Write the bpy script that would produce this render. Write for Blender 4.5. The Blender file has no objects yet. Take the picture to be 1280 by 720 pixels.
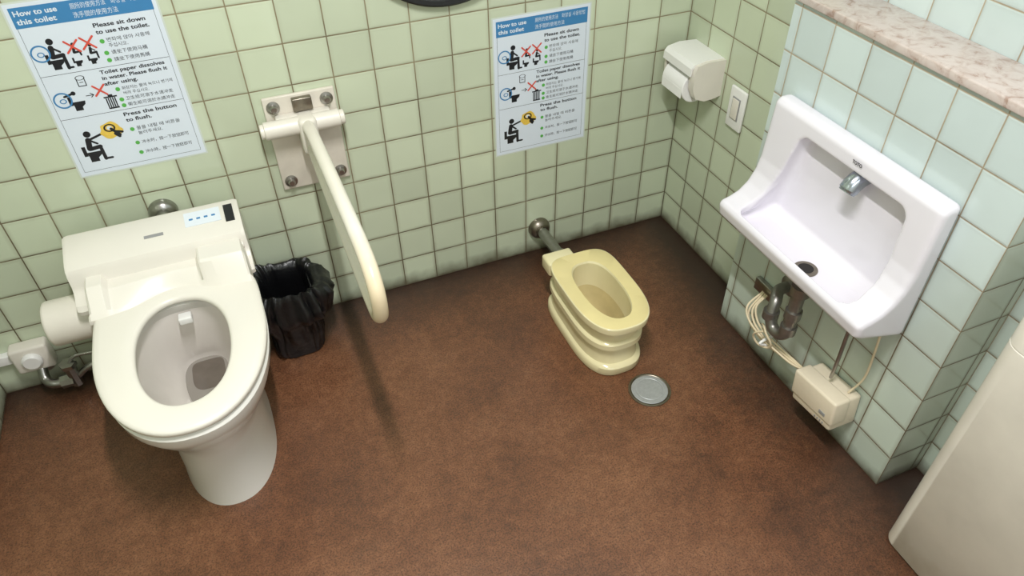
import bpy, bmesh, math, random
from mathutils import Matrix, Vector, noise
from mathutils.bvhtree import BVHTree
random.seed(4)
S=bpy.context.scene
try: S.view_settings.view_transform='Standard'
except Exception: pass
COL=bpy.context.collection
# ------------------------------------------------------------ materials
def lin(c):
    return tuple(((x/255)/12.92 if x/255<=0.04045 else ((x/255+0.055)/1.055)**2.4) for x in c)+(1,)
def newmat(n):
    m=bpy.data.materials.new(n);m.use_nodes=True
    return m,m.node_tree,m.node_tree.nodes['Principled BSDF']
def plain(n,c,rough=.4,metal=0,var=0.06,scale=30,spec=.5,bump=0,stain=None,axis=None):
    m,nt,b=newmat(n)
    g=nt.nodes.new('ShaderNodeNewGeometry');no=nt.nodes.new('ShaderNodeTexNoise');no.inputs['Scale'].default_value=scale
    no.inputs['Detail'].default_value=4
    nt.links.new(g.outputs['Position'],no.inputs['Vector'])
    mx=nt.nodes.new('ShaderNodeMix');mx.data_type='RGBA'
    l=lin(c);mx.inputs[6].default_value=tuple(x*(1-var*1.6) for x in l[:3])+(1,);mx.inputs[7].default_value=tuple(min(1,x*(1+var)) for x in l[:3])+(1,)
    nt.links.new(no.outputs['Fac'],mx.inputs[0]);out=mx.outputs[2]
    if stain:
        s=nt.nodes.new('ShaderNodeSeparateXYZ');nt.links.new(g.outputs['Position'],s.inputs[0])
        a=nt.nodes.new('ShaderNodeMath');a.operation='MULTIPLY_ADD';a.inputs[1].default_value=axis[3] if len(axis)>3 else .1
        nt.links.new(no.outputs['Fac'],a.inputs[0]);nt.links.new(s.outputs[axis[0]],a.inputs[2])
        mr=nt.nodes.new('ShaderNodeMapRange');mr.inputs[1].default_value=axis[1];mr.inputs[2].default_value=axis[2];nt.links.new(a.outputs[0],mr.inputs[0])
        m2=nt.nodes.new('ShaderNodeMix');m2.data_type='RGBA';nt.links.new(mr.outputs[0],m2.inputs[0]);nt.links.new(out,m2.inputs[6]);m2.inputs[7].default_value=lin(stain);out=m2.outputs[2]
    nt.links.new(out,b.inputs['Base Color'])
    b.inputs['Roughness'].default_value=rough;b.inputs['Metallic'].default_value=metal
    b.inputs['Specular IOR Level'].default_value=spec
    if bump:
        bp=nt.nodes.new('ShaderNodeBump');bp.inputs['Strength'].default_value=bump;bp.inputs['Distance'].default_value=.004
        nt.links.new(no.outputs['Fac'],bp.inputs['Height']);nt.links.new(bp.outputs[0],b.inputs['Normal'])
    return m
TS=.108
def tile_mat(n,ax,offs,tile,grout_l,grout_d,size=TS,gw=.0019,tile_low=None):
    m,nt,b=newmat(n);N=nt.nodes.new;L=nt.links.new
    g=N('ShaderNodeNewGeometry');s=N('ShaderNodeSeparateXYZ');L(g.outputs['Position'],s.inputs[0])
    def M(op,a,bv=None,cv=None):
        x=N('ShaderNodeMath');x.operation=op
        for i,q in enumerate((a,bv,cv)):
            if q is None: continue
            if isinstance(q,(int,float)): x.inputs[i].default_value=q
            else: L(q,x.inputs[i])
        return x.outputs[0]
    ds=[];cells=[]
    for a,o in zip(ax,offs):
        t=M('DIVIDE',M('ADD',s.outputs[a],size*500+o),size)
        fr=M('FRACT',t);cells.append(M('FLOOR',t))
        ds.append(M('MULTIPLY',M('MINIMUM',fr,M('SUBTRACT',1.0,fr)),size))
    dist=M('MINIMUM',ds[0],ds[1])
    mr=N('ShaderNodeMapRange');mr.inputs[1].default_value=gw*.55;mr.inputs[2].default_value=gw*1.1;L(dist,mr.inputs[0])
    mask=mr.outputs[0]
    cb=N('ShaderNodeCombineXYZ');L(cells[0],cb.inputs[0]);L(cells[1],cb.inputs[1])
    wn=N('ShaderNodeTexWhiteNoise');L(cb.outputs[0],wn.inputs[0])
    no=N('ShaderNodeTexNoise');no.inputs['Scale'].default_value=5;no.inputs['Detail'].default_value=5;L(g.outputs['Position'],no.inputs['Vector'])
    hs=N('ShaderNodeHueSaturation');hs.inputs['Color'].default_value=lin(tile)
    if tile_low:
        tz=N('ShaderNodeMapRange');tz.inputs[1].default_value=.15;tz.inputs[2].default_value=.8
        L(M('ADD',s.outputs['Z'],M('MULTIPLY',M('SUBTRACT',wn.outputs[0],.5),.12)),tz.inputs[0])
        tm=N('ShaderNodeMix');tm.data_type='RGBA';tm.inputs[6].default_value=lin(tile_low);tm.inputs[7].default_value=lin(tile);L(tz.outputs[0],tm.inputs[0]);L(tm.outputs[2],hs.inputs['Color'])
    L(M('ADD',M('MULTIPLY',wn.outputs[0],.16),M('ADD',M('MULTIPLY',no.outputs['Fac'],.16),.85)),hs.inputs['Value'])
    z=N('ShaderNodeMapRange');z.inputs[1].default_value=.0;z.inputs[2].default_value=.9;L(s.outputs['Z'],z.inputs[0])
    gm=N('ShaderNodeMix');gm.data_type='RGBA';gm.inputs[6].default_value=lin(grout_d);gm.inputs[7].default_value=lin(grout_l)
    gf=M('ADD',M('MULTIPLY',z.outputs[0],.75),M('MULTIPLY',M('SUBTRACT',no.outputs['Fac'],.47),2.6));L(gf,gm.inputs[0])
    gm.clamp_factor=True
    mx=N('ShaderNodeMix');mx.data_type='RGBA';L(mask,mx.inputs[0]);L(gm.outputs[2],mx.inputs[6]);L(hs.outputs[0],mx.inputs[7])
    dn=N('ShaderNodeTexNoise');dn.inputs['Scale'].default_value=14;dn.inputs['Detail'].default_value=5;L(g.outputs['Position'],dn.inputs['Vector'])
    jg=N('ShaderNodeMapRange');jg.inputs[1].default_value=0;jg.inputs[2].default_value=.012;jg.inputs[3].default_value=.42;jg.inputs[4].default_value=0;L(dist,jg.inputs[0])
    low=N('ShaderNodeMapRange');low.inputs[1].default_value=.1;low.inputs[2].default_value=.9;low.inputs[3].default_value=1;low.inputs[4].default_value=.3;L(s.outputs['Z'],low.inputs[0])
    m1=N('ShaderNodeMix');m1.data_type='RGBA';L(M('MULTIPLY',M('MULTIPLY',jg.outputs[0],low.outputs[0]),M('MULTIPLY',dn.outputs['Fac'],1.7)),m1.inputs[0]);L(mx.outputs[2],m1.inputs[6]);m1.inputs[7].default_value=lin((112,100,72))
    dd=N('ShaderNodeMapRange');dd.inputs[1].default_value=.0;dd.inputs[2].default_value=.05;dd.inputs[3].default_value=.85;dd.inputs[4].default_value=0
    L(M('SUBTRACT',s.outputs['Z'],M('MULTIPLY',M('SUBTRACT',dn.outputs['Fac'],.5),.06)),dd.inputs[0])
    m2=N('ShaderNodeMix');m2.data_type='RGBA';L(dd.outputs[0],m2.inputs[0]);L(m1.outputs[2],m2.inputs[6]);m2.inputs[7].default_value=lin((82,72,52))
    L(m2.outputs[2],b.inputs['Base Color'])
    rr=N('ShaderNodeMapRange');rr.inputs[3].default_value=.8;rr.inputs[4].default_value=.12;L(mask,rr.inputs[0]);L(rr.outputs[0],b.inputs['Roughness'])
    hr=N('ShaderNodeMapRange');hr.inputs[1].default_value=0;hr.inputs[2].default_value=gw*2.4;L(dist,hr.inputs[0])
    bn=N('ShaderNodeTexNoise');bn.inputs['Scale'].default_value=9;bn.inputs['Detail'].default_value=1;L(g.outputs['Position'],bn.inputs['Vector'])
    hh=M('ADD',hr.outputs[0],M('MULTIPLY',bn.outputs['Fac'],1.6))
    bp=N('ShaderNodeBump');bp.inputs['Strength'].default_value=.5;bp.inputs['Distance'].default_value=.0018;L(hh,bp.inputs['Height']);L(bp.outputs[0],b.inputs['Normal'])
    return m
GT=(197,206,181);GL=(146,134,106);GD=(80,68,48)
BT=(202,215,214);BLo=(198,210,197)  # cool daylight painted into the ledge tile colours, varying with height
m_back=tile_mat('green tile back',('X','Z'),(0,0),GT,GL,GD)
m_side=tile_mat('green tile side',('Y','Z'),(0,0),GT,GL,GD)
m_ledge=tile_mat('pale tile ledge',('Y','Z'),(1.2-11*TS,.0),BT,(182,168,146),(104,88,68),tile_low=BLo)
m_ledge2=tile_mat('pale tile ledge end',('X','Z'),(.10,.0),(212,221,208),(160,148,124),(94,80,62))
def floor_mat():
    m,nt,b=newmat('brown resin floor');N=nt.nodes.new;L=nt.links.new
    g=N('ShaderNodeNewGeometry')
    def noi(sc,de,ro=.6,di=0):
        n=N('ShaderNodeTexNoise');n.inputs['Scale'].default_value=sc;n.inputs['Detail'].default_value=de;n.inputs['Roughness'].default_value=ro;n.inputs['Distortion'].default_value=di
        L(g.outputs['Position'],n.inputs['Vector']);return n.outputs['Fac']
    n1=noi(1.8,6,.6);n2=noi(230,3,.75);n3=noi(40,8,.82);n4=noi(6.5,9,.75,.3)
    def M(op,a,bv=None):
        x=N('ShaderNodeMath');x.operation=op
        for i,q in enumerate((a,bv)):
            if q is None: continue
            if isinstance(q,(int,float)): x.inputs[i].default_value=q
            else: L(q,x.inputs[i])
        return x.outputs[0]
    mixv=M('ADD',M('ADD',M('MULTIPLY',n1,.37),M('MULTIPLY',n3,.34)),M('MULTIPLY',n4,.29))
    r=N('ShaderNodeValToRGB');e=r.color_ramp.elements
    e[0].position=.37;e[0].color=lin((78,50,36));e[1].position=.62;e[1].color=lin((155,107,76))
    k=e.new(.49);k.color=lin((121,78,53))
    L(mixv,r.inputs[0])
    mx=N('ShaderNodeMix');mx.data_type='RGBA';mx.blend_type='MULTIPLY';mx.inputs[0].default_value=.85
    r2=N('ShaderNodeValToRGB');r2.color_ramp.elements[0].position=.38;r2.color_ramp.elements[0].color=(.28,.28,.28,1);r2.color_ramp.elements[1].position=.55
    L(n2,r2.inputs[0]);L(r.outputs[0],mx.inputs[6]);L(r2.outputs[0],mx.inputs[7])
    st=N('ShaderNodeMapRange');st.inputs[1].default_value=.56;st.inputs[2].default_value=.68;st.inputs[3].default_value=0;st.inputs[4].default_value=.42;L(n4,st.inputs[0])
    ms=N('ShaderNodeMix');ms.data_type='RGBA';L(st.outputs[0],ms.inputs[0]);L(mx.outputs[2],ms.inputs[6]);ms.inputs[7].default_value=lin((62,41,31))
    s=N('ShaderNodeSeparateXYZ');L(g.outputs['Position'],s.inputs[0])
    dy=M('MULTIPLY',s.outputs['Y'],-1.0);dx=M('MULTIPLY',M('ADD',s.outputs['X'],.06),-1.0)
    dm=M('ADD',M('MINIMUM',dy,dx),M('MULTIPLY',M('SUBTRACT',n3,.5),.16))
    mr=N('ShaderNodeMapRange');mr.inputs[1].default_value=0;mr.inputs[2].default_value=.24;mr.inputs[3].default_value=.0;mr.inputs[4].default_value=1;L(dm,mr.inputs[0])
    vm=N('ShaderNodeMix');vm.data_type='RGBA';L(mr.outputs[0],vm.inputs[0]);vm.inputs[6].default_value=lin((48,31,23));L(ms.outputs[2],vm.inputs[7])  # shade along the walls painted into the floor colour, together with dirt
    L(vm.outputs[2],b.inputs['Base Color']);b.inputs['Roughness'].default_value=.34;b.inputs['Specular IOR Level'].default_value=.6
    bp=N('ShaderNodeBump');bp.inputs['Strength'].default_value=.5;bp.inputs['Distance'].default_value=.0016;L(n2,bp.inputs['Height']);L(bp.outputs[0],b.inputs['Normal'])
    return m
def marble_mat():
    m,nt,b=newmat('pinkish grey stone');N=nt.nodes.new;L=nt.links.new
    g=N('ShaderNodeNewGeometry');n=N('ShaderNodeTexNoise');n.inputs['Scale'].default_value=34;n.inputs['Detail'].default_value=9;n.inputs['Roughness'].default_value=.65;n.inputs['Distortion'].default_value=.8
    L(g.outputs['Position'],n.inputs['Vector']);r=N('ShaderNodeValToRGB');e=r.color_ramp.elements
    e[0].position=.33;e[0].color=lin((160,134,122));e[1].position=.56;e[1].color=lin((202,189,183));k=e.new(.43);k.color=lin((190,173,165))
    L(n.outputs['Fac'],r.inputs[0]);L(r.outputs[0],b.inputs['Base Color']);b.inputs['Roughness'].default_value=.22
    return m
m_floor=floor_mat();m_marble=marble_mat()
m_porc=plain('white porcelain body',(228,225,219),.12,var=.02,scale=6)
m_porc_in=plain('porcelain bowl inside',(228,222,215),.08,var=.06,scale=12)
m_seat=plain('off white plastic seat',(232,227,217),.3,var=.02,scale=8)
m_unit=plain('off white plastic housing',(229,224,214),.36,var=.03,scale=8)
m_kid=plain('cream yellow porcelain',(231,220,177),.16,var=.06,scale=14)
m_kid2=plain('ochre yellow rim',(228,212,154),.2,var=.06,scale=14)
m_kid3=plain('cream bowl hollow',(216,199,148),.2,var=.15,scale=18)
m_sink=plain('white porcelain basin',(232,228,236),.1,var=.015,scale=6)
m_cream=plain('cream plastic',(230,217,194),.35,var=.04,scale=16)
m_creamL=plain('light cream plastic',(228,222,211),.35,var=.05,scale=16)
m_plate=plain('worn grey white enamel',(220,212,199),.4,var=.12,scale=22)
m_bar=plain('off-white coated bar with worn end',(231,225,213),.25,var=.05,scale=10,stain=(216,194,152),axis=('Y',-.58,-.80,.08))
m_chrome=plain('grey chrome',(176,184,194),.2,.9,var=.05)
m_steel=plain('dull steel',(166,164,160),.3,1,var=.15,scale=60)
m_dull=plain('dull grey trap metal',(146,143,138),.38,.9,var=.2,scale=50)
m_old=plain('tarnished metal',(146,138,126),.36,1,var=.25,scale=60)
m_black=plain('black plastic',(16,16,18),.4,var=.1)
m_bag=plain('black bag film',(14,14,16),.33,var=.1,scale=55,spec=.5,bump=.5)
m_white=plain('white plastic',(236,235,232),.35,var=.01)
m_paper=plain('pale blue laminated paper',(218,227,238),.2,var=.008)
m_lam=plain('clear laminate border',(206,214,206),.15,var=.01)
m_tissue=plain('toilet tissue',(242,241,239),.9,var=.02)
m_dark=plain('dark hole',(30,26,24),.6)
m_grey=plain('grey print',(150,150,150),.5)
m_drain=plain('grey metal drain',(172,174,174),.42,.3,var=.14,scale=120)
m_ink=plain('black ink',(26,28,34),.35,var=0)
m_blue=plain('blue ink',(62,128,180),.35,var=.02)
m_red=plain('red ink',(214,84,70),.35,var=.02)
m_green=plain('green ink',(90,176,80),.35,var=.02)
m_yellow=plain('yellow ink',(232,196,84),.35,var=.15,scale=200)
m_water=plain('standing water',(150,144,136),.02,var=.02,spec=.8)
m_ceil=plain('white ceiling paint',(226,225,222),.9,var=.01)
m_cable=plain('beige cable',(226,210,178),.5,var=.04)
m_cab=plain('stained white plastic',(233,227,216),.24,var=.12,scale=9,stain=(190,168,134),axis=('Z',.20,-.04,.22))
# ------------------------------------------------------------ helpers
def finish(me,mat,ang=38,smooth=True):
    if mat is not None: me.materials.append(mat)
    if smooth:
        for p in me.polygons: p.use_smooth=True
        try: me.set_sharp_from_angle(angle=math.radians(ang))
        except Exception: pass
def add(name,me,parent=None,label=None):
    o=bpy.data.objects.new(name,me);COL.objects.link(o)
    if parent is not None:
        o.parent=parent;o.matrix_parent_inverse=parent.matrix_basis.inverted()
    if label:o['label']=label
    return o
def thing(name,loc,label,cat):
    e=bpy.data.objects.new(name,None);COL.objects.link(e);e.location=loc;e.empty_display_size=.05
    e.matrix_basis=Matrix.Translation(loc);e['label']=label;e['category']=cat;return e
def frombm(bm,mat,ang=38,smooth=True):
    bmesh.ops.recalc_face_normals(bm,faces=bm.faces[:])
    me=bpy.data.meshes.new('m');bm.to_mesh(me);bm.free();finish(me,mat,ang,smooth);return me
def bm_box(bm,a,b,bev=0,seg=3):
    r=bmesh.ops.create_cube(bm,size=1)
    vs=r['verts']
    for v in vs:
        v.co=Vector([(a[i]+b[i])/2+v.co[i]*(b[i]-a[i]) for i in range(3)])
    if bev:
        es=list({e for v in vs for e in v.link_edges})
        bmesh.ops.bevel(bm,geom=es,offset=bev,segments=seg,profile=.5,affect='EDGES')
def box(a,b,mat,bev=0.003,seg=3):
    bm=bmesh.new();bm_box(bm,a,b,bev,seg);return frombm(bm,mat)
def bm_loft(bm,rings,cap0=True,cap1=True,closed=True):
    V=[[bm.verts.new(p) for p in r] for r in rings];n=len(V[0])
    for i in range(len(V)-1):
        for j in range(n if closed else n-1):
            bm.faces.new((V[i][j],V[i][(j+1)%n],V[i+1][(j+1)%n],V[i+1][j]))
    if cap0: bm.faces.new(V[0][::-1])
    if cap1: bm.faces.new(V[-1])
def loft(rings,mat,cap0=True,cap1=True,ang=38):
    bm=bmesh.new();bm_loft(bm,rings,cap0,cap1);return frombm(bm,mat,ang)
def bm_lathe(bm,prof,axis,c,n=40):
    rings=[]
    for r,t in prof:
        ring=[]
        for k in range(n):
            a=2*math.pi*k/n;p,q=r*math.cos(a),r*math.sin(a)
            if axis=='z': ring.append((c[0]+p,c[1]+q,c[2]+t))
            if axis=='y': ring.append((c[0]+p,c[1]+t,c[2]+q))
            if axis=='x': ring.append((c[0]+t,c[1]+p,c[2]+q))
        rings.append(ring)
    bm_loft(bm,rings)
def lathe(prof,axis,c,mat,n=40):
    bm=bmesh.new();bm_lathe(bm,prof,axis,c,n);return frombm(bm,mat)
def spline(pts,sub=10):
    P=[Vector(p) for p in pts];P=[2*P[0]-P[1]]+P+[2*P[-1]-P[-2]];out=[]
    for i in range(1,len(P)-2):
        for k in range(sub):
            t=k/sub;a,b,c,d=P[i-1:i+3]
            out.append(.5*((2*b)+(c-a)*t+(2*a-5*b+4*c-d)*t*t+(3*b-a-3*c+d)*t**3))
    out.append(P[-2]);return out
def bm_tube(bm,pts,r,n=16,sub=10,smooth=True):
    P=spline(pts,sub) if smooth else [Vector(p) for p in pts]
    T=(P[1]-P[0]).normalized();up=Vector((0,0,1)) if abs(T.z)<.9 else Vector((1,0,0))
    N=T.cross(up).normalized();rings=[]
    for i,p in enumerate(P):
        t=(P[min(i+1,len(P)-1)]-P[max(i-1,0)]).normalized()
        N=(N-t*N.dot(t)).normalized();B=t.cross(N)
        rr=r(i/(len(P)-1)) if callable(r) else r
        rings.append([p+N*rr*math.cos(2*math.pi*k/n)+B*rr*math.sin(2*math.pi*k/n) for k in range(n)])
    bm_loft(bm,rings)
def tube(pts,r,mat,n=16,sub=10,smooth=True):
    bm=bmesh.new();bm_tube(bm,pts,r,n,sub,smooth);return frombm(bm,mat,50)
def egg(cx,hw,yf,yb,z,yc=None,ef=2.2,eb=2.6,n=72):
    if yc is None: yc=(yf+yb)/2
    out=[]
    for k in range(n):
        a=2*math.pi*k/n;c,s=math.cos(a),math.sin(a)
        e=ef if s<0 else eb
        x=cx+hw*math.copysign(abs(c)**(2/e),c)
        y=yc+(abs(s)**(2/e))*((yf-yc) if s<0 else (yb-yc))
        out.append((x,y,z))
    return out
def prism_y(bm,prof,y0,y1):
    bm_loft(bm,[[(p[0],y0,p[1]) for p in prof],[(p[0],y1,p[1]) for p in prof]])
def evaluated(ob):
    dg=bpy.context.evaluated_depsgraph_get();dg.update()
    return bpy.data.meshes.new_from_object(ob.evaluated_get(dg))
# ------------------------------------------------------------ room shell
def struct(name,a,b,mat):
    me=box(a,b,mat,0);o=add(name,me);o['kind']='structure';return o
LX=-2.16;FY=-2.6;RX=0.0;H=2.45
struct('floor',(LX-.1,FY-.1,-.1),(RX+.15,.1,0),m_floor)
struct('wall_back',(LX-.1,0,0),(RX+.15,.1,H),m_back)
struct('wall_left',(LX-.1,FY,0),(LX,0,H),m_side)
struct('wall_right',(RX,-.52,0),(RX+.15,0,H),m_side)
struct('wall_right_niche',(RX+.03,FY,0),(RX+.15,-.52,H),m_ledge)
struct('wall_front',(LX-.1,FY-.1,0),(RX+.15,FY,H),m_ceil)
struct('ceiling',(LX-.1,FY-.1,H),(RX+.15,.1,H+.1),m_ceil)
XP=-.10;LY0=-1.20;LY1=-.525
bm=bmesh.new();bm_box(bm,(XP,LY0,0),(RX+.03,LY1,.982),0)
me=frombm(bm,m_ledge,smooth=False);me.materials.append(m_ledge2)
for p in me.polygons:
    if abs(p.normal.y)>.5:p.material_index=1
o=add('wall_ledge',me);o['kind']='structure'
o=add('trim_1',box((XP-.008,LY0-.010,.982),(RX+.03,LY1+.010,1.000),m_marble,.003));o['kind']='structure'
o=add('trim_2',box((LX,-.022,.118),(-2.085,0,.148),m_white,.002));o['kind']='structure'
# ------------------------------------------------------------ toilet
TX=-1.585
T=thing('toilet',(TX,-.42,0),'white porcelain toilet with open oval seat and electronic bidet unit','toilet')
rings=[egg(TX,.119,-.628,-.13,0,-.41),egg(TX,.118,-.626,-.13,.012,-.41),egg(TX,.115,-.62,-.13,.05,-.41),egg(TX,.113,-.616,-.13,.13,-.41),egg(TX,.116,-.622,-.13,.19,-.41),
 egg(TX,.13,-.642,-.12,.245,-.41),egg(TX,.155,-.676,-.11,.29,-.42),egg(TX,.174,-.706,-.10,.335,-.42),egg(TX,.183,-.724,-.10,.365,-.42),egg(TX,.186,-.729,-.10,.390,-.42),egg(TX,.180,-.722,-.104,.399,-.42),
 egg(TX,.13,-.68,-.29,.400,-.46),egg(TX,.118,-.672,-.30,.392,-.46),egg(TX,.122,-.68,-.29,.365,-.46)]
add('bowl',loft(rings,m_porc,cap1=False),T)
inn=[egg(TX,.122,-.68,-.29,.366,-.46),egg(TX,.118,-.67,-.29,.33,-.45),egg(TX,.106,-.635,-.285,.28,-.43),egg(TX,.088,-.58,-.28,.235,-.40),egg(TX,.068,-.52,-.275,.20,-.37),egg(TX,.058,-.47,-.272,.19,-.345),egg(TX,.050,-.445,-.275,.165,-.34),egg(TX,.03,-.39,-.28,.11,-.34)]
add('bowl_interior',loft(inn,m_porc_in,cap0=False),T,'pale inside of the porcelain bowl')
add('water',loft([egg(TX,.056,-.462,-.273,.180,-.345,2.6,2.6),egg(TX,.056,-.462,-.273,.1805,-.345,2.6,2.6)],m_water),T,'shallow pool of standing water')
add('outlet',loft([egg(TX+.004,.041,-.392,-.286,.1808,-.336,3,5),egg(TX+.004,.041,-.392,-.286,.181,-.336,3,5)],plain('dark outlet under water',(112,103,94),.05,var=.15)),T,'dark angular outlet seen through water')
O=lambda d,z:egg(TX-.002,.189-d,-.731+d,-.215-d,z,-.42,2.15,4.2)
I=lambda d,z:egg(TX,.102+d,-.656-d,-.308+d,z,-.47,2.2,2.2)
r=[I(.003,.405),I(0,.409),I(0,.416),I(.003,.4205),I(.008,.4225),I(.03,.4240),O(.02,.4245),O(.008,.423),O(.002,.4200),O(0,.416),O(.001,.407),O(.005,.404)];r.append(r[0])
bm=bmesh.new();bm_loft(bm,r,False,False);bmesh.ops.remove_doubles(bm,verts=bm.verts[:],dist=1e-5)
add('seat',frombm(bm,m_seat,60),T,'open off-white plastic oval seat')
prof=[(-.262,.404),(-.264,.416),(-.256,.428),(-.235,.436),(-.222,.445),(-.216,.456),(-.213,.484),(-.205,.498),(-.19,.506),(-.105,.528),(-.092,.524),(-.088,.51),(-.088,.404)]
bm=bmesh.new();hw=.206
R=[]
for x,k in ((-hw,.965),(-hw+.003,.985),(-hw+.01,1),(hw-.01,1),(hw-.003,.985),(hw,.965)):
    c=(-.18,.45);R.append([(TX-.018+x,c[0]+(p[0]-c[0])*k,c[1]+(p[1]-c[1])*k) for p in prof])
bm_loft(bm,R);unit=add('bidet_unit',frombm(bm,m_unit,32),T,'off-white plastic bidet housing with control strip')
TL=TX-.012
NX=80;bm=bmesh.new();rr=[]
def sst(a,b,x): x=max(0,min(1,(x-a)/(b-a)));return x*x*(3-2*x)
for i in range(NX+1):
    t=-1+2*i/NX;x=TX-.008+.188*t
    dip=math.exp(-((t-.03)/.46)**2)
    yf=-.316+.046*dip
    edge=min(1,(1-abs(t))/.035)
    top=.034+.028*sst(.36,.41,t)+.018*(1-sst(-.78,-.72,t))
    hgt=.424+top*(max(edge,0)**.45)
    y0=-.206
    ys_=-.252+.010*dip-.014*sst(.36,.41,t)
    rr.append([(x,y0,.412),(x,y0,hgt),(x,ys_,hgt-.002),(x,ys_-.007,hgt-.007),(x,yf+.010,.428+(hgt-.428)*.18),(x,yf,.4235),(x,yf,.412)])
bm_loft(bm,rr);bm_lathe(bm,[(.009,0),(.009,.012)],'x',(TL+.178,-.222,.470),20)
add('seat_hinge',frombm(bm,m_seat,24),T,'off-white plastic hinge block')
sl=(.528-.506)/.085
def topz(y): return .528+ (y+.105)*sl
def strip(x0,x1,y0,y1,h,mat):
    bm=bmesh.new();v=[]
    for dz in (0.0002,h):
        v.append([(x0,y0,topz(y0)+dz),(x1,y0,topz(y0)+dz),(x1,y1,topz(y1)+dz),(x0,y1,topz(y1)+dz)])
    bm_loft(bm,v);return frombm(bm,mat,smooth=False)
m_pan=plain('pale blue panel film',(222,229,236),.3,var=.01)
add('control_panel',strip(TL+.068,TL+.154,-.160,-.116,.0015,m_pan),unit,'pale blue button strip')
for i in range(4):
    add('button',strip(TL+.079+i*.018,TL+.088+i*.018,-.142,-.137,.0022,m_blue),unit,'small blue button')
add('sensor_window',strip(TL+.164,TL+.186,-.170,-.116,.002,m_black),unit,'black sensor window')
add('name_plate',strip(TL-.03,TL+.015,-.166,-.157,.0008,m_grey),unit,'small grey printed plate')
add('nozzle_cover',box((TX-.016,-.330,.352),(TX+.016,-.303,.372),m_white,.004),T,'white plastic nozzle flap')
add('side_canister',lathe([(.05,-.01),(.056,-.006),(.058,0),(.058,.11)],'x',(-1.895,-.185,.345),m_creamL,44),T,'cream round canister')
bm=bmesh.new();bm_lathe(bm,[(.037,0),(.036,-.012),(.03,-.022),(.02,-.026),(.02,-.10)],'y',(TX,-.001,.478),36)
add('flush_pipe',frombm(bm,m_steel),T,'metal flush pipe with wall flange')
W=thing('water_valve',(-2.04,-.03,.13),'cream square valve box with metal stop valve on the tiled wall','valve')
add('housing',box((-2.085,-.045,.09),(-1.99,-.001,.175),m_creamL,.008),W)
add('cap',lathe([(.026,0),(.026,-.008),(.02,-.014)],'y',(-2.037,-.046,.133),m_white),W)
bm=bmesh.new()
bm_tube(bm,[(-2.03,-.03,.095),(-2.03,-.055,.065),(-2.01,-.075,.055),(-1.96,-.075,.055)],.013)
bm_lathe(bm,[(.020,0),(.020,.032)],'x',(-1.992,-.075,.055),8)
bm_lathe(bm,[(.016,-.025),(.016,.045)],'z',(-1.955,-.075,.06),8)
bm_lathe(bm,[(.023,.045),(.023,.057)],'z',(-1.955,-.075,.06),6)
bm_lathe(bm,[(.024,0),(.024,-.008)],'y',(-2.03,-.001,.075),20)
add('stop_valve',frombm(bm,m_steel),W,'dull metal stop valve')
add('hose',tube([(-1.945,-.075,.062),(-1.91,-.075,.085),(-1.86,-.075,.09),(-1.80,-.08,.075),(-1.73,-.09,.09)],.009,m_steel),W,'braided metal hose')
add('hose',tube([(-1.955,-.075,.11),(-1.93,-.07,.13),(-1.87,-.075,.13),(-1.80,-.09,.13),(-1.74,-.11,.16)],.005,m_steel),W,'thin metal tube')
# ------------------------------------------------------------ child toilet
KX=-.502
K=thing('child_toilet',(KX,-.45,0),'small cream yellow low toilet for children with exposed metal flush pipe','toilet')
def kegg(hw,yf,yb,z,yc=-.45,ef=2.8,eb=4.4): return egg(KX,hw,yf,yb,z,yc,ef,eb)
rings=[kegg(.094,-.622,-.25,0),kegg(.096,-.626,-.25,.006),kegg(.096,-.626,-.252,.028),kegg(.093,-.622,-.256,.033),kegg(.087,-.610,-.262,.037),kegg(.085,-.604,-.262,.060),kegg(.086,-.604,-.262,.090),kegg(.092,-.613,-.262,.095),kegg(.096,-.618,-.262,.099),kegg(.096,-.618,-.264,.116),kegg(.093,-.614,-.266,.120),kegg(.088,-.607,-.270,.123),kegg(.087,-.606,-.278,.150),kegg(.090,-.612,-.283,.163),
 kegg(.098,-.627,-.286,.172),kegg(.103,-.635,-.285,.176),kegg(.104,-.637,-.285,.192),kegg(.1035,-.636,-.2855,.1965),kegg(.101,-.633,-.288,.1985),
 kegg(.066,-.600,-.332,.1995,-.46,2.4,3),kegg(.061,-.595,-.337,.199,-.46,2.3,2.8),kegg(.059,-.592,-.340,.193,-.46,2.3,2.6)]
me=loft(rings,m_kid,cap1=False,ang=36);me.materials.append(m_kid2)
for p in me.polygons:
    if p.center.z>.198: p.material_index=1
add('bowl',me,K)
inn=[kegg(.0595,-.5925,-.3395,.194,-.46,2.3,2.6),kegg(.061,-.594,-.338,.165,-.46,2.3,2.4),kegg(.058,-.584,-.345,.115,-.46,2.2,2.2),kegg(.048,-.545,-.362,.065,-.45,2,2),kegg(.036,-.50,-.38,.035,-.44,2,2),kegg(.02,-.46,-.40,.02,-.43,2,2)]
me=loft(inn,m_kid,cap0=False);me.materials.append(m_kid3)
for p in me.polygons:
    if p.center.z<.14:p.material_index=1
add('bowl_interior',me,K,'deep cream yellow bowl hollow')
add('water',lathe([(.032,0),(.032,.0005)],'z',(KX,-.44,.036),plain('dark pool',(110,96,70),.04)),K,'small dark pool of water')
add('inlet_block',box((KX-.094,-.310,.150),(KX+.0,-.250,.197),m_kid,.008),K)
bm=bmesh.new();bm_lathe(bm,[(.038,0),(.037,-.012),(.030,-.024),(.022,-.028),(.022,-.035)],'y',(KX+.008,-.001,.098),36)
add('pipe_flange',frombm(bm,m_old),K,'tarnished metal wall flange')
bm=bmesh.new();bm_lathe(bm,[(.018,0),(.018,-.26)],'y',(KX+.008,-.012,.1),28);bm_lathe(bm,[(.023,-.15),(.023,-.185)],'y',(KX+.008,-.012,.1),28)
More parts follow.
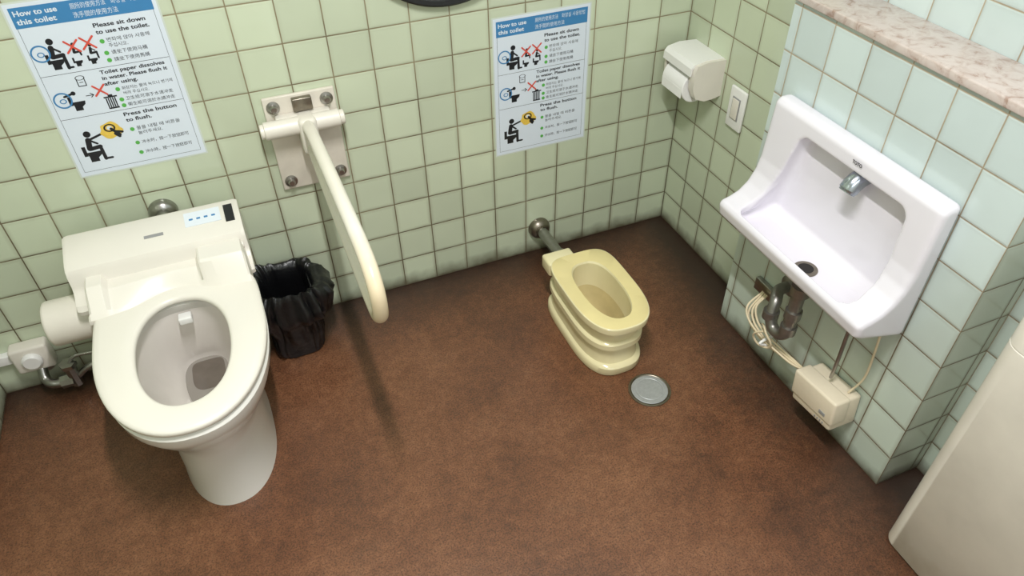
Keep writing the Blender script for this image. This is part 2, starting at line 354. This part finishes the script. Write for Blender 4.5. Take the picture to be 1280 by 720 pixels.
add('flush_pipe',frombm(bm,m_steel),K,'dull metal pipe')
D=thing('floor_drain',(-.464,-.71,0),'round grey metal drain cover set in the brown floor','drain')
bm=bmesh.new();bm_lathe(bm,[(.060,.0002),(.060,.0030),(.055,.0036),(.053,.0022)],'z',(-.464,-.71,0),48)
add('frame',frombm(bm,m_old),D)
bm=bmesh.new();bm_lathe(bm,[(.0515,.0024),(.0515,.0034),(.050,.0040),(.041,.0040),(.040,.0034),(.037,.0034),(.036,.0040)],'z',(-.464,-.71,0),48)
add('cover',frombm(bm,m_drain,20),D)
# ------------------------------------------------------------ grab bar
GX=-1.176
G=thing('grab_bar',(GX,0,.6),'off-white fold-down support rail bolted to the green tiled wall','grab bar')
add('mounting_plate',box((-1.272,-.012,.463),(-1.087,-.0005,.737),m_plate,.004),G,'worn greyish wall plate')
for x,z in ((-1.248,.71),(-1.111,.71),(-1.248,.49),(-1.111,.49)):
    bm=bmesh.new();bm_lathe(bm,[(.017,-.012),(.017,-.015),(.010,-.017),(.010,-.024),(.007,-.029)],'y',(x,0,z),20)
    add('bolt',frombm(bm,m_steel),G,'round metal bolt')
bm=bmesh.new();bm_lathe(bm,[(.016,-.215),(.019,-.213),(.019,-.205),(.023,-.203),(.023,-.012),(.019,-.010),(.019,0),(.016,.002)],'x',(-1.08,-.048,.668),32)
bm_box(bm,(-1.25,-.04,.645),(-1.11,-.012,.69),.004)
add('hinge_barrel',frombm(bm,m_creamL),G)
add('hinge_latch',box((-1.2,-.03,.695),(-1.15,-.0125,.73),m_old,.003),G,'tarnished latch')
add('hinge_block',box((GX-.024,-.078,.59),(GX+.024,-.012,.692),m_creamL,.012),G)
loop=[(GX,-.06,.672),(GX,-.16,.684),(GX,-.35,.700),(GX,-.55,.712),(GX,-.67,.716),(GX,-.73,.708),(GX,-.763,.682),(GX,-.771,.648),(GX,-.759,.608),(GX,-.72,.583),(GX,-.64,.577),(GX,-.5,.579),(GX,-.3,.588),(GX,-.15,.601),(GX,-.06,.610)]
add('rail',tube(loop,.0158,m_bar,24,10),G,'off-white coated looped rail with yellowed end')
# ------------------------------------------------------------ washbasin
B=thing('washbasin',(XP,-.84,.43),'white wall-hung hand basin with tall back and recessed spout','washbasin')
YA,YB=-1.096,-.585
def px(p): return [(XP-a,z) for a,z in p]
bm=bmesh.new()
prism_y(bm,px([(0,.785),(.036,.785),(.048,.772),(.052,.68),(.055,.625),(.063,.588),(.078,.558),(.100,.536),(.125,.525),(.146,.520),(.154,.509),(.148,.478),(.13,.468),(0,.430)]),YA,YB)
bm2=bmesh.new();prism_y(bm2,px([(0,.5),(.135,.49),(.125,.452),(.06,.425),(0,.42)]),-1.05,-.64)
bm3=bmesh.new()
cp=px([(.010,.738),(.30,.738),(.30,.60),(.30,.535),(.139,.530),(.136,.50),(.123,.480),(.05,.484),(.014,.505),(.010,.60)])
def ys(z,a,b): t=max(0,min(1,(z-.50)/.23));return a+(b-a)*t
bm_loft(bm3,[[(p[0],ys(p[1],-1.035,-1.020),p[1]) for p in cp],[(p[0],ys(p[1],-.640,-.700),p[1]) for p in cp]])
obs=[]
for b_ in (bm,bm2,bm3):
    bmesh.ops.recalc_face_normals(b_,faces=b_.faces[:]);m_=bpy.data.meshes.new('t');b_.to_mesh(m_);b_.free();oo=bpy.data.objects.new('t',m_);COL.objects.link(oo);obs.append(oo)
bv=obs[2].modifiers.new('b','BEVEL');bv.width=.030;bv.segments=6;bv.limit_method='ANGLE';bv.angle_limit=math.radians(60)
bv=obs[0].modifiers.new('b','BEVEL');bv.width=.014;bv.segments=4;bv.limit_method='ANGLE';bv.angle_limit=math.radians(60)
for k,op in ((1,'UNION'),(2,'DIFFERENCE')):
    q=obs[0].modifiers.new('q','BOOLEAN');q.object=obs[k];q.operation=op;q.solver='EXACT'
q=obs[0].modifiers.new('r','REMESH');q.mode='VOXEL';q.voxel_size=.0033
q=obs[0].modifiers.new('s','SMOOTH');q.iterations=9;q.factor=.5
me=evaluated(obs[0])
for o_ in obs: bpy.data.objects.remove(o_)
me.materials.clear();me.materials.append(m_sink)
for p in me.polygons:p.use_smooth=True;p.material_index=0
me.transform(Matrix.Translation((-.0015,0,0)))
DX,DY=XP-.098,-.868
bmx=bmesh.new();bmx.from_mesh(me);bvh=BVHTree.FromBMesh(bmx)
hit=bvh.ray_cast(Vector((DX,DY,.6)),Vector((0,0,-1)));DZ=hit[0].z if hit[0] else .485;bmx.free()
add('basin',me,B)
SY=-.872
bm=bmesh.new()
bm_tube(bm,[(XP-.012,SY,.724),(XP-.030,SY,.718),(XP-.046,SY,.706),(XP-.056,SY,.690)],lambda t:.0215 if t<.93 else .019,28,6)
add('spout',frombm(bm,m_chrome,50),B,'short stubby metal spout')
bm=bmesh.new();bm_lathe(bm,[(.025,-.004),(.0285,.001),(.0275,.0028),(.0175,.0034)],'z',(DX,DY,DZ),36)
add('drain_ring',frombm(bm,m_old),B,'metal drain ring')
add('drain_hole',lathe([(.018,0),(.018,.0008)],'z',(DX,DY,DZ+.0032),m_dark),B,'dark drain opening')
TXX=XP-.088;TY=-.866
bm=bmesh.new()
bm_lathe(bm,[(.024,.425),(.024,.40),(.016,.398),(.016,.28)],'z',(TXX,TY,0),28)
bm_lathe(bm,[(.021,.345),(.021,.32)],'z',(TXX,TY,0),28)
bm_tube(bm,[(TXX,TY,.31),(TXX,TY+.002,.265),(TXX,TY+.024,.240),(TXX,TY+.052,.243),(TXX+.004,TY+.070,.275),(TXX+.018,TY+.080,.302),(XP-.045,TY+.105,.307),(XP-.02,TY+.11,.305),(XP-.002,TY+.11,.305)],.0155,20)
bm_lathe(bm,[(.021,.0),(.021,.024)],'z',(TXX+.003,TY+.070,.258),24)
bm_lathe(bm,[(.021,.0),(.021,.024)],'z',(TXX,TY,.268),24)
bm_lathe(bm,[(.03,-.001),(.03,-.006),(.019,-.012)],'x',(XP,TY+.11,.305),24)
add('trap_pipe',frombm(bm,m_dull),B,'dull grey metal trap')
add('wall_bracket',box((XP-.016,-.715,.215),(XP-.001,-.645,.255),m_steel,.002),B)
add('supply_pipe',tube([(XP-.05,-1.0,.455),(XP-.048,-1.0,.36),(XP-.045,-1.0,.28),(XP-.045,-1.0,.215)],.0048,m_steel,14),B,'thin metal supply pipe')
def textmesh(s,bold=0.0):
    c=bpy.data.curves.new('txt','FONT');c.body=s;c.size=1;c.offset=bold;c.resolution_u=3
    o=bpy.data.objects.new('txt',c);COL.objects.link(o)
    me=evaluated(o);bpy.data.objects.remove(o);return me
def bm_text(bm,s,mapf,w=None,h=None,bold=0.0,ref=None):
    me=textmesh(s,bold)
    if not me.vertices: return
    xs=[v.co.x for v in me.vertices]
    x0,x1=min(xs),max(xs);y1=ref or .7
    sy=h/y1;sx=(w/(x1-x0)) if w else sy
    for v in me.vertices: v.co=Vector(mapf((v.co.x-x0)*sx,v.co.y*sy))
    bm.from_mesh(me);bpy.data.meshes.remove(me)
bm=bmesh.new()
bm_text(bm,'TOTO',lambda a,b:(XP-.0535,SY+.014-a,.757+b),w=.028,h=.0078,bold=.03)
add('lettering',frombm(bm,m_ink,smooth=False),B,'small dark maker lettering')
X=thing('control_box',(XP-.035,-1.005,.09),'cream plastic sensor control box below the basin with slack cables','control box')
CM=Matrix.Translation((XP-.045,-1.005,.15))@Matrix.Rotation(math.radians(-6),4,'X')@Matrix.Translation((-(XP-.045),1.005,-.15))
def cbox(a,b,m,bev):
    me=box(a,b,m,bev);me.transform(CM);return me
add('body',cbox((XP-.085,-1.074,.102),(XP-.002,-.936,.196),m_cream,.008),X)
add('cover',cbox((XP-.089,-1.078,.124),(XP-.04,-.932,.200),m_cream,.007),X)
for i in range(4):
    add('vent',cbox((XP-.0862,-1.052+i*.009,.111),(XP-.0845,-1.049+i*.009,.118),m_grey,0),X)
add('indicator',cbox((XP-.0905,-1.055,.140),(XP-.0885,-1.035,.150),m_grey,.0005),X)
for j,(dy,dz,rx) in enumerate(((0,0,.03),(.008,-.010,.034),(-.006,.010,.026),(.012,.004,.04))):
    add('cable',tube([(XP-.02,-.70+dy,.235),(XP-rx-.03,-.708+dy,.205+dz),(XP-rx-.04,-.735+dy,.178+dz),(XP-rx-.04,-.785,.165+dz),(XP-rx-.03,-.84,.160+dz*.6),(XP-rx-.02,-.885,.157+dz*.3),(XP-.045,-.92,.158+dz*.4),(XP-.04,-.945,.16+dz*.4)],.0032,m_cable,8,6),X,'beige slack cable')
add('cable',tube([(XP-.10,-.80,.215),(XP-.105,-.782,.195),(XP-.10,-.775,.172),(XP-.09,-.79,.152),(XP-.08,-.815,.158),(XP-.085,-.825,.185),(XP-.095,-.81,.212),(XP-.09,-.79,.222),(XP-.075,-.77,.205)],.0032,m_cable,8,6),X,'beige looped cable')
add('cable',tube([(XP-.02,-1.055,.43),(XP-.012,-1.058,.34),(XP-.012,-1.06,.26),(XP-.03,-1.05,.205)],.003,m_cable,8,6),X,'thin beige cable')
add('cable_tie',tube([(XP-.04,-.80,.185),(XP-.10,-.803,.172),(XP-.05,-.806,.145)],.004,m_white,8,6),X,'white cable tie')
# ------------------------------------------------------------ paper holder + switch
P=thing('toilet_paper_holder',(0,-.125,.61),'cream plastic covered toilet paper holder on the tiled wall','toilet paper holder')
ZO=-.050
prof=[(0,.737),(-.060,.741),(-.098,.734),(-.108,.722),(-.110,.700),(-.105,.699),(-.103,.718),(-.095,.728),(-.058,.734),(0,.729)]
bm=bmesh.new();prism_y(bm,[(a,b+ZO) for a,b in prof],-.192,-.046)
add('cover',frombm(bm,m_white,26),P)
for yy,d in ((-.204,.026),(-.054,.010)):
    bm=bmesh.new();pr=[(0,.736),(-.06,.739),(-.094,.732),(-.102,.715),(-.100,.66),(-.086,.630),(-.055,.618),(-.03,.619),(0,.625)]
    prism_y(bm,[(a,b+ZO) for a,b in pr],yy,yy+d);add('side_bracket',frombm(bm,m_creamL,30),P)
add('back_plate',box((-.012,-.19,.61+ZO),(0,-.05,.735+ZO),m_creamL,.002),P)
bm=bmesh.new();bm_lathe(bm,[(.018,0),(.046,0),(.048,.002),(.048,.108),(.046,.110),(.018,.110)],'y',(-.066,-.170,.650+ZO),44)
bm_box(bm,(-.1145,-.168,.622+ZO),(-.1135,-.062,.650+ZO),0)
add('paper_roll',frombm(bm,m_tissue),P,'white toilet paper roll')
Sx=thing('wall_switch',(0,-.292,.575),'white rectangular call switch plate on the tiled wall','switch')
add('plate',box((-.010,-.328,.514),(-.0005,-.258,.638),m_white,.004),Sx)
add('button_frame',box((-.0115,-.311,.543),(-.0095,-.275,.611),m_grey,.001),Sx,'thin grey outline frame')
add('button',box((-.014,-.307,.547),(-.0113,-.279,.607),m_creamL,.001),Sx)
# ------------------------------------------------------------ waste bin
BX,BY=-1.342,-.128
N_=thing('waste_bin',(BX,BY,0),'small waste bin lined with a loose black plastic bag','trash bin')
def sq(h,z,hx=1.0): return egg(BX,h*hx,BY-h,BY+h,z,eb=4.5,ef=4.5)
add('bin',loft([sq(.056,0),sq(.060,.10),sq(.070,.225),sq(.067,.225),sq(.058,.02)],m_black,True,True),N_)
def bagring(r,z,amp,k,zamp=.5,fl=0):
    out=[];n=200
    for i in range(n):
        a=2*math.pi*i/n;c,s=math.cos(a),math.sin(a)
        e=3.2;cx_=math.copysign(abs(c)**(2/e),c);sy_=math.copysign(abs(s)**(2/e),s)
        fold=abs(noise.noise(Vector((c*3.0+7,s*3.0,z*5))))*1.5+.6*abs(noise.noise(Vector((c*8,s*8,z*14+k))))+.8*noise.noise(Vector((c*1.4,s*1.4,z*12+k*.5)))+.4*noise.noise(Vector((c*5+z*20,s*5-z*14,z*30)))
        tip=fl*1.3*max(0,math.cos(a-math.radians(-15)))**3+fl*.6*max(0,math.cos(a-math.radians(150)))**6
        q=r+amp*fold+tip
        x,y=BX+q*cx_*1.05,min(BY+q*sy_,-.004)
        out.append((x,y,max(.003,z+amp*zamp*(noise.noise(Vector((c*1.7,s*1.7,8)))*3+noise.noise(Vector((c*5,s*5,k*.6)))))))
    return out
spec=[(.063,.006,.003,0),(.067,.025,.008,0),(.067,.05,.010,0),(.068,.075,.011,0),(.069,.10,.011,0),(.070,.125,.012,0),(.075,.145,.015,.006),(.083,.158,.018,.014),(.087,.175,.019,.020),(.087,.20,.019,.022),(.085,.225,.018,.020),(.082,.246,.015,.016),(.077,.255,.012,.010),(.071,.252,.009,.003),(.065,.236,.006,0),(.061,.19,.007,0),(.057,.13,.010,0),(.047,.085,.012,0),(.02,.07,.006,0)]
R=[bagring(a_,z_,m_,i*.23,0 if i==0 else .6,f_) for i,(a_,z_,m_,f_) in enumerate(spec)]
add('bin_liner',loft(R,m_bag,False,True,ang=60),N_,'black plastic bag folded over rim')
# ------------------------------------------------------------ mirror
Mi=thing('mirror',(-.757,0,1.15),'round wall mirror with dark frame on green tiles','mirror')
bm=bmesh.new();bm_lathe(bm,[(.24,-.0005),(.254,-.0005),(.255,-.018),(.250,-.022),(.24,-.02),(.238,-.012)],'y',(-.757,0,1.15),72)
add('frame',frombm(bm,m_black),Mi)
add('glass',lathe([(.24,-.013),(.24,-.0145)],'y',(-.757,0,1.15),plain('mirror silver',(220,222,222),.03,1,var=0),72),Mi)
# ------------------------------------------------------------ cream cabinet
Cn=thing('sanitary_unit',(-.09,-1.55,0),'tall off-white plastic floor unit with rounded corners beside the ledge','cabinet')
def rrect(x0,x1,y0,y1,r,z,n=8):
    out=[]
    for cx,cy,a0 in ((x1-r,y1-r,0),(x0+r,y1-r,90),(x0+r,y0+r,180),(x1-r,y0+r,270)):
        for k in range(n+1):
            a=math.radians(a0+90*k/n);out.append((cx+r*math.cos(a),cy+r*math.sin(a),z))
    return out
bx=(-.190,.028,-1.80,-1.312)
def rr_(d,z): return rrect(bx[0]+d,bx[1]-d,bx[2]+d,bx[3]-d,.035,z)
add('body',loft([rr_(.006,0),rr_(0,.008),rr_(0,.6605),rr_(.0015,.662)],m_cab),Cn)
add('upper_cover',loft([rr_(.0015,.6625),rr_(0,.664),rr_(0,.86),rr_(.003,.872),rr_(.012,.88)],m_cab),Cn)
# ------------------------------------------------------------ posters
def poster(x0,ztop,tilt,label):
    W_,H_=.296,.423
    e=thing('poster',(x0+W_/2,0,ztop-H_/2),label,'poster')
    e['group']='toilet instruction posters'
    def mp(lay):
        def f(px_,py_):
            u,v=px_/1000,-py_/1000
            return (x0+u*math.cos(tilt)-v*math.sin(tilt),-.0012-.00025*lay,ztop+u*math.sin(tilt)+v*math.cos(tilt))
        return f
    class L2:
        def __init__(s,lay): s.bm=bmesh.new();s.lay=lay;s.k=0
        def f(s):
            s.k+=1;return mp(s.lay+s.k*.02)
        def poly(s,pts):
            f=s.f();s.bm.faces.new([s.bm.verts.new(f(*p)) for p in pts]);return s
        def disc(s,x,y,r,ry=None):
            ry=ry or r;return s.poly([(x+r*math.cos(2*math.pi*k/28),y+ry*math.sin(2*math.pi*k/28)) for k in range(28)])
        def ring(s,x,y,r0,r1,ar=1):
            f=s.f();n=36
            A=[s.bm.verts.new(f(x+r0*math.cos(2*math.pi*k/n),y+ar*r0*math.sin(2*math.pi*k/n))) for k in range(n)]
            Bv=[s.bm.verts.new(f(x+r1*math.cos(2*math.pi*k/n),y+ar*r1*math.sin(2*math.pi*k/n))) for k in range(n)]
            for k in range(n): s.bm.faces.new((A[k],A[(k+1)%n],Bv[(k+1)%n],Bv[k]))
            return s
        def cap(s,x1,y1,x2,y2,w):
            a=math.atan2(y2-y1,x2-x1);r=w/2;pts=[]
            for k in range(9): t=a-math.pi/2+math.pi*k/8;pts.append((x2+r*math.cos(t),y2+r*math.sin(t)))
            for k in range(9): t=a+math.pi/2+math.pi*k/8;pts.append((x1+r*math.cos(t),y1+r*math.sin(t)))
            return s.poly(pts)
        def rect(s,x1,y1,x2,y2): return s.poly([(x1,y1),(x2,y1),(x2,y2),(x1,y2)])
        def text(s,t,x,y,w,h,bold=0,ref=.7):
            f=s.f();bm_text(s.bm,t,lambda a,b:f(x+a,y-b),w=w,h=h,bold=bold,ref=ref);return s
        def toilet(s,x,y,k,flip=1):
            s.poly([(x-12*k*flip,y),(x+16*k*flip,y),(x+14*k*flip,y+8*k),(x+6*k*flip,y+14*k),(x+6*k*flip,y+22*k),(x-10*k*flip,y+22*k),(x-10*k*flip,y+10*k)])
            return s.rect(min(x-18*k*flip,x-11*k*flip),y-14*k,max(x-18*k*flip,x-11*k*flip),y+8*k)
        def sitter(s,x,y,k,up=0):
            s.disc(x+2*k,y-36*k-up,6.5*k);s.cap(x,y-24*k-up,x-3*k,y-6*k-up,10*k);s.cap(x-2*k,y-5*k-up,x+16*k,y-7*k-up,8*k)
            s.cap(x+16*k,y-6*k-up,x+17*k,y+(20*k if not up else -1),6.5*k);return s.cap(x+1*k,y-24*k-up,x+13*k,y-14*k-up,4*k)
        def done(s,name,mat,label=None):
            me=bpy.data.meshes.new(name);s.bm.to_mesh(me);s.bm.free();me.materials.append(mat);return add(name,me,e,label)
    def sheet(nm,m,d,ya,yb,lb=None):
        bm=bmesh.new();f0=mp(0);v=[]
        for yy in (ya,yb):
            v.append([(f0(a,b)[0],yy,f0(a,b)[2]) for a,b in ((-d,-d),(W_*1000+d,-d),(W_*1000+d,H_*1000+d),(-d,H_*1000+d))])
        bm_loft(bm,v);add(nm,frombm(bm,m,smooth=False),e,lb)
    sheet('laminate_border',m_lam,3,-.0003,-.0008,'clear laminated border');sheet('sheet',m_paper,-1,-.0007,-.0012)
    L2(1).rect(9,9,287,53).done('header_band',m_blue,'blue header band')
    for a in (('How to use',15,27,84,11,.025),('this toilet',15,45,77,11,.025),('厕所的使用方法',125,27,70,11,0,.8),('화장실 사용방법',206,27,72,11,0,.8),('洗手間的使用方法',125,46,90,11,0,.8)):
        L2(2).text(*a).done('lettering',m_paper,'white lettering on the blue band')
    for y in (163,270): L2(1).rect(12,y,284,y+.9).done('rule',m_ink,'thin black rule')
    f=L2(1);f.rect(11,53,11.7,412);f.rect(284.3,53,285,412);f.rect(11,411.3,285,412);f.done('rule',m_ink,'thin black border')
    for a in (('Please sit down',154,73,108,9,.025),('to use the toilet.',154,88,112,9,.025),
      ('변좌에 앉아 사용해',170,107,90,8.5,0,.8),('주십시오.',170,120,40,8.5,0,.8),('请坐下使用马桶',170,136,76,8.5,0,.8),('請坐下使用馬桶',170,153,76,8.5,0,.8),
      ('Toilet paper dissolves',130,178,140,8.5,.025),('in water. Please flush it',130,192,142,8.5,.025),('after using.',130,206,72,8.5,.025),
      ('화장지는 물에 녹으니 변기에',162,222,112,7.5,0,.8),('버려 주십시오.',162,234,56,7.5,0,.8),('卫生纸可溶于水请冲走',162,248,106,8,0,.8),('衛生紙可溶於水請沖走',162,263,106,8,0,.8),
      ('Press the button',144,287,120,9,.025),('to flush.',144,302,58,9,.025),
      ('물을 내릴 때 버튼을',160,326,100,8.5,0,.8),('눌러주세요.',160,339,56,8.5,0,.8),('冲水时，按一下按钮即可',160,364,110,8.5,0,.8),('沖水時，按一下按鈕即可',160,391,110,8.5,0,.8)):
        L2(1).text(*a).done('lettering',m_ink,'black printed lettering')
    L2(1).toilet(56,130,1.0).done('toilet_pictogram',m_ink)
    L2(1.3).sitter(56,129,1.12).cap(74,151,84,151,4.5).done('person_pictogram',m_ink)
    L2(1).toilet(98,139,.58).done('toilet_pictogram',m_ink)
    L2(1.3).sitter(99,128,.6,up=5).done('person_pictogram',m_ink)
    L2(1).toilet(129,139,.58).done('toilet_pictogram',m_ink)
    L2(1.3).sitter(131,140,.6,up=10).done('person_pictogram',m_ink)
    q=L2(1);q.ring(86,178,8,10,.55);q.rect(77,179,79,198);q.rect(93,179,95,198);q.rect(78,196.5,95,198.5);q.rect(82,188,90,189.5);q.done('paper_roll_pictogram',m_ink)
    q=L2(1);q.toilet(62,232,1.0);q.done('toilet_pictogram',m_ink)
    L2(1).cap(40,216,60,211,5).disc(60,211,5).done('hand_pictogram',m_ink)
    q=L2(1)
    for i in range(5): q.rect(120+i*4.6,236,122.8+i*4.6,262)
    q.rect(117,232,146,235.5);q.rect(120,260,143,263.5);q.rect(127,228,137,232);q.done('bin_pictogram',m_ink)
    q=L2(1);q.cap(84,222,100,222,1.8);q.cap(100,222,94,217,1.8);q.cap(100,222,94,227,1.8);q.done('arrow',m_ink)
    L2(1).toilet(48,362,1.2).done('toilet_pictogram',m_ink)
    q=L2(1.3);q.sitter(48,360,1.25);q.cap(50,330,82,320,5.5);q.cap(68,385,84,385,5.5);q.done('person_pictogram',m_ink)
    for cx,cy in ((32,112),(34,224)):
        L2(2.2).ring(cx,cy,16,19.5).done('ring',m_blue,'blue ring');L2(2.2).ring(cx,cy+2,5,7.4,.8).done('ring',m_blue,'small blue ring')
    for x,y,w in ((98,106,13),(131,103,13),(116,214,12)):
        q=L2(3.2);q.cap(x-w,y-w,x+w,y+w,4.2);q.cap(x-w,y+w,x+w,y-w,4.2);q.done('cross_mark',m_red,'red cross')
    for x,y in ((160,106),(160,133),(160,150),(153,220),(153,246),(153,261),(150,324),(150,361),(150,388)): L2(2.2).disc(x,y-1,5).done('bullet',m_green,'green round bullet')
    pts=[(104+24*(1+.1*math.sin(3*t+.6)+.06*math.sin(7*t))*math.cos(t),315+21*(1+.1*math.sin(4*t))*math.sin(t)) for t in [2*math.pi*k/48 for k in range(48)]]
    L2(2.2).poly(pts).done('button_picture',m_yellow,'yellow picture of a wall button')
    L2(2.6).ring(103,309,9,13,.8).done('button_outline',m_ink,'dark oval around the button')
    L2(2.6).disc(103,309,6,5).done('button_symbol',m_paper,'pale round button')
    q=L2(3.4);q.cap(106,312,120,330,7);q.cap(113,320,127,324,6);q.cap(111,326,118,334,7);q.done('hand_pictogram',m_ink,'dark pointing hand')
    return e
poster(-1.731,1.043,.0,'laminated instruction poster above the bidet toilet, blue header, black pictograms')
poster(-.637,.834,0,'laminated instruction poster beside the grab bar, blue header, black pictograms')
# ------------------------------------------------------------ lights
def area(n,loc,sx,sy,e,col,rot=(0,0,0)):
    l=bpy.data.lights.new(n,'AREA');l.shape='RECTANGLE';l.size=sx;l.size_y=sy;l.energy=e;l.color=col
    o=bpy.data.objects.new(n,l);COL.objects.link(o);o.location=loc;o.rotation_euler=rot;return o
area('ceiling_lamp',(-1.175,-1.32,2.42),.05,.60,41,(1,.992,.985))
area('cool_fill_light',(-.9,-2.5,1.9),1.0,.7,10,(.86,.93,1.0),(math.radians(60),0,math.radians(-20)))  # added cool fill lamp to lighten the basin wall
w=bpy.data.worlds.new('w');S.world=w;w.use_nodes=True;w.node_tree.nodes['Background'].inputs[0].default_value=(.9,.95,1,1);w.node_tree.nodes['Background'].inputs[1].default_value=.5
# ------------------------------------------------------------ camera
cam=bpy.data.cameras.new('camera');co=bpy.data.objects.new('camera',cam);COL.objects.link(co)
r_=(.9244,-.2632,.2761);d_=(-.3811,-.6099,.6948);u_=(-.0145,-.7475,-.6641)
co.matrix_world=Matrix(((r_[0],-r_[1],-r_[2],-1.3206),(d_[0],-d_[1],-d_[2],-1.8261),(u_[0],-u_[1],-u_[2],1.6),(0,0,0,1)))
cam.lens=36*915/1280;cam.clip_start=.02;S.camera=co
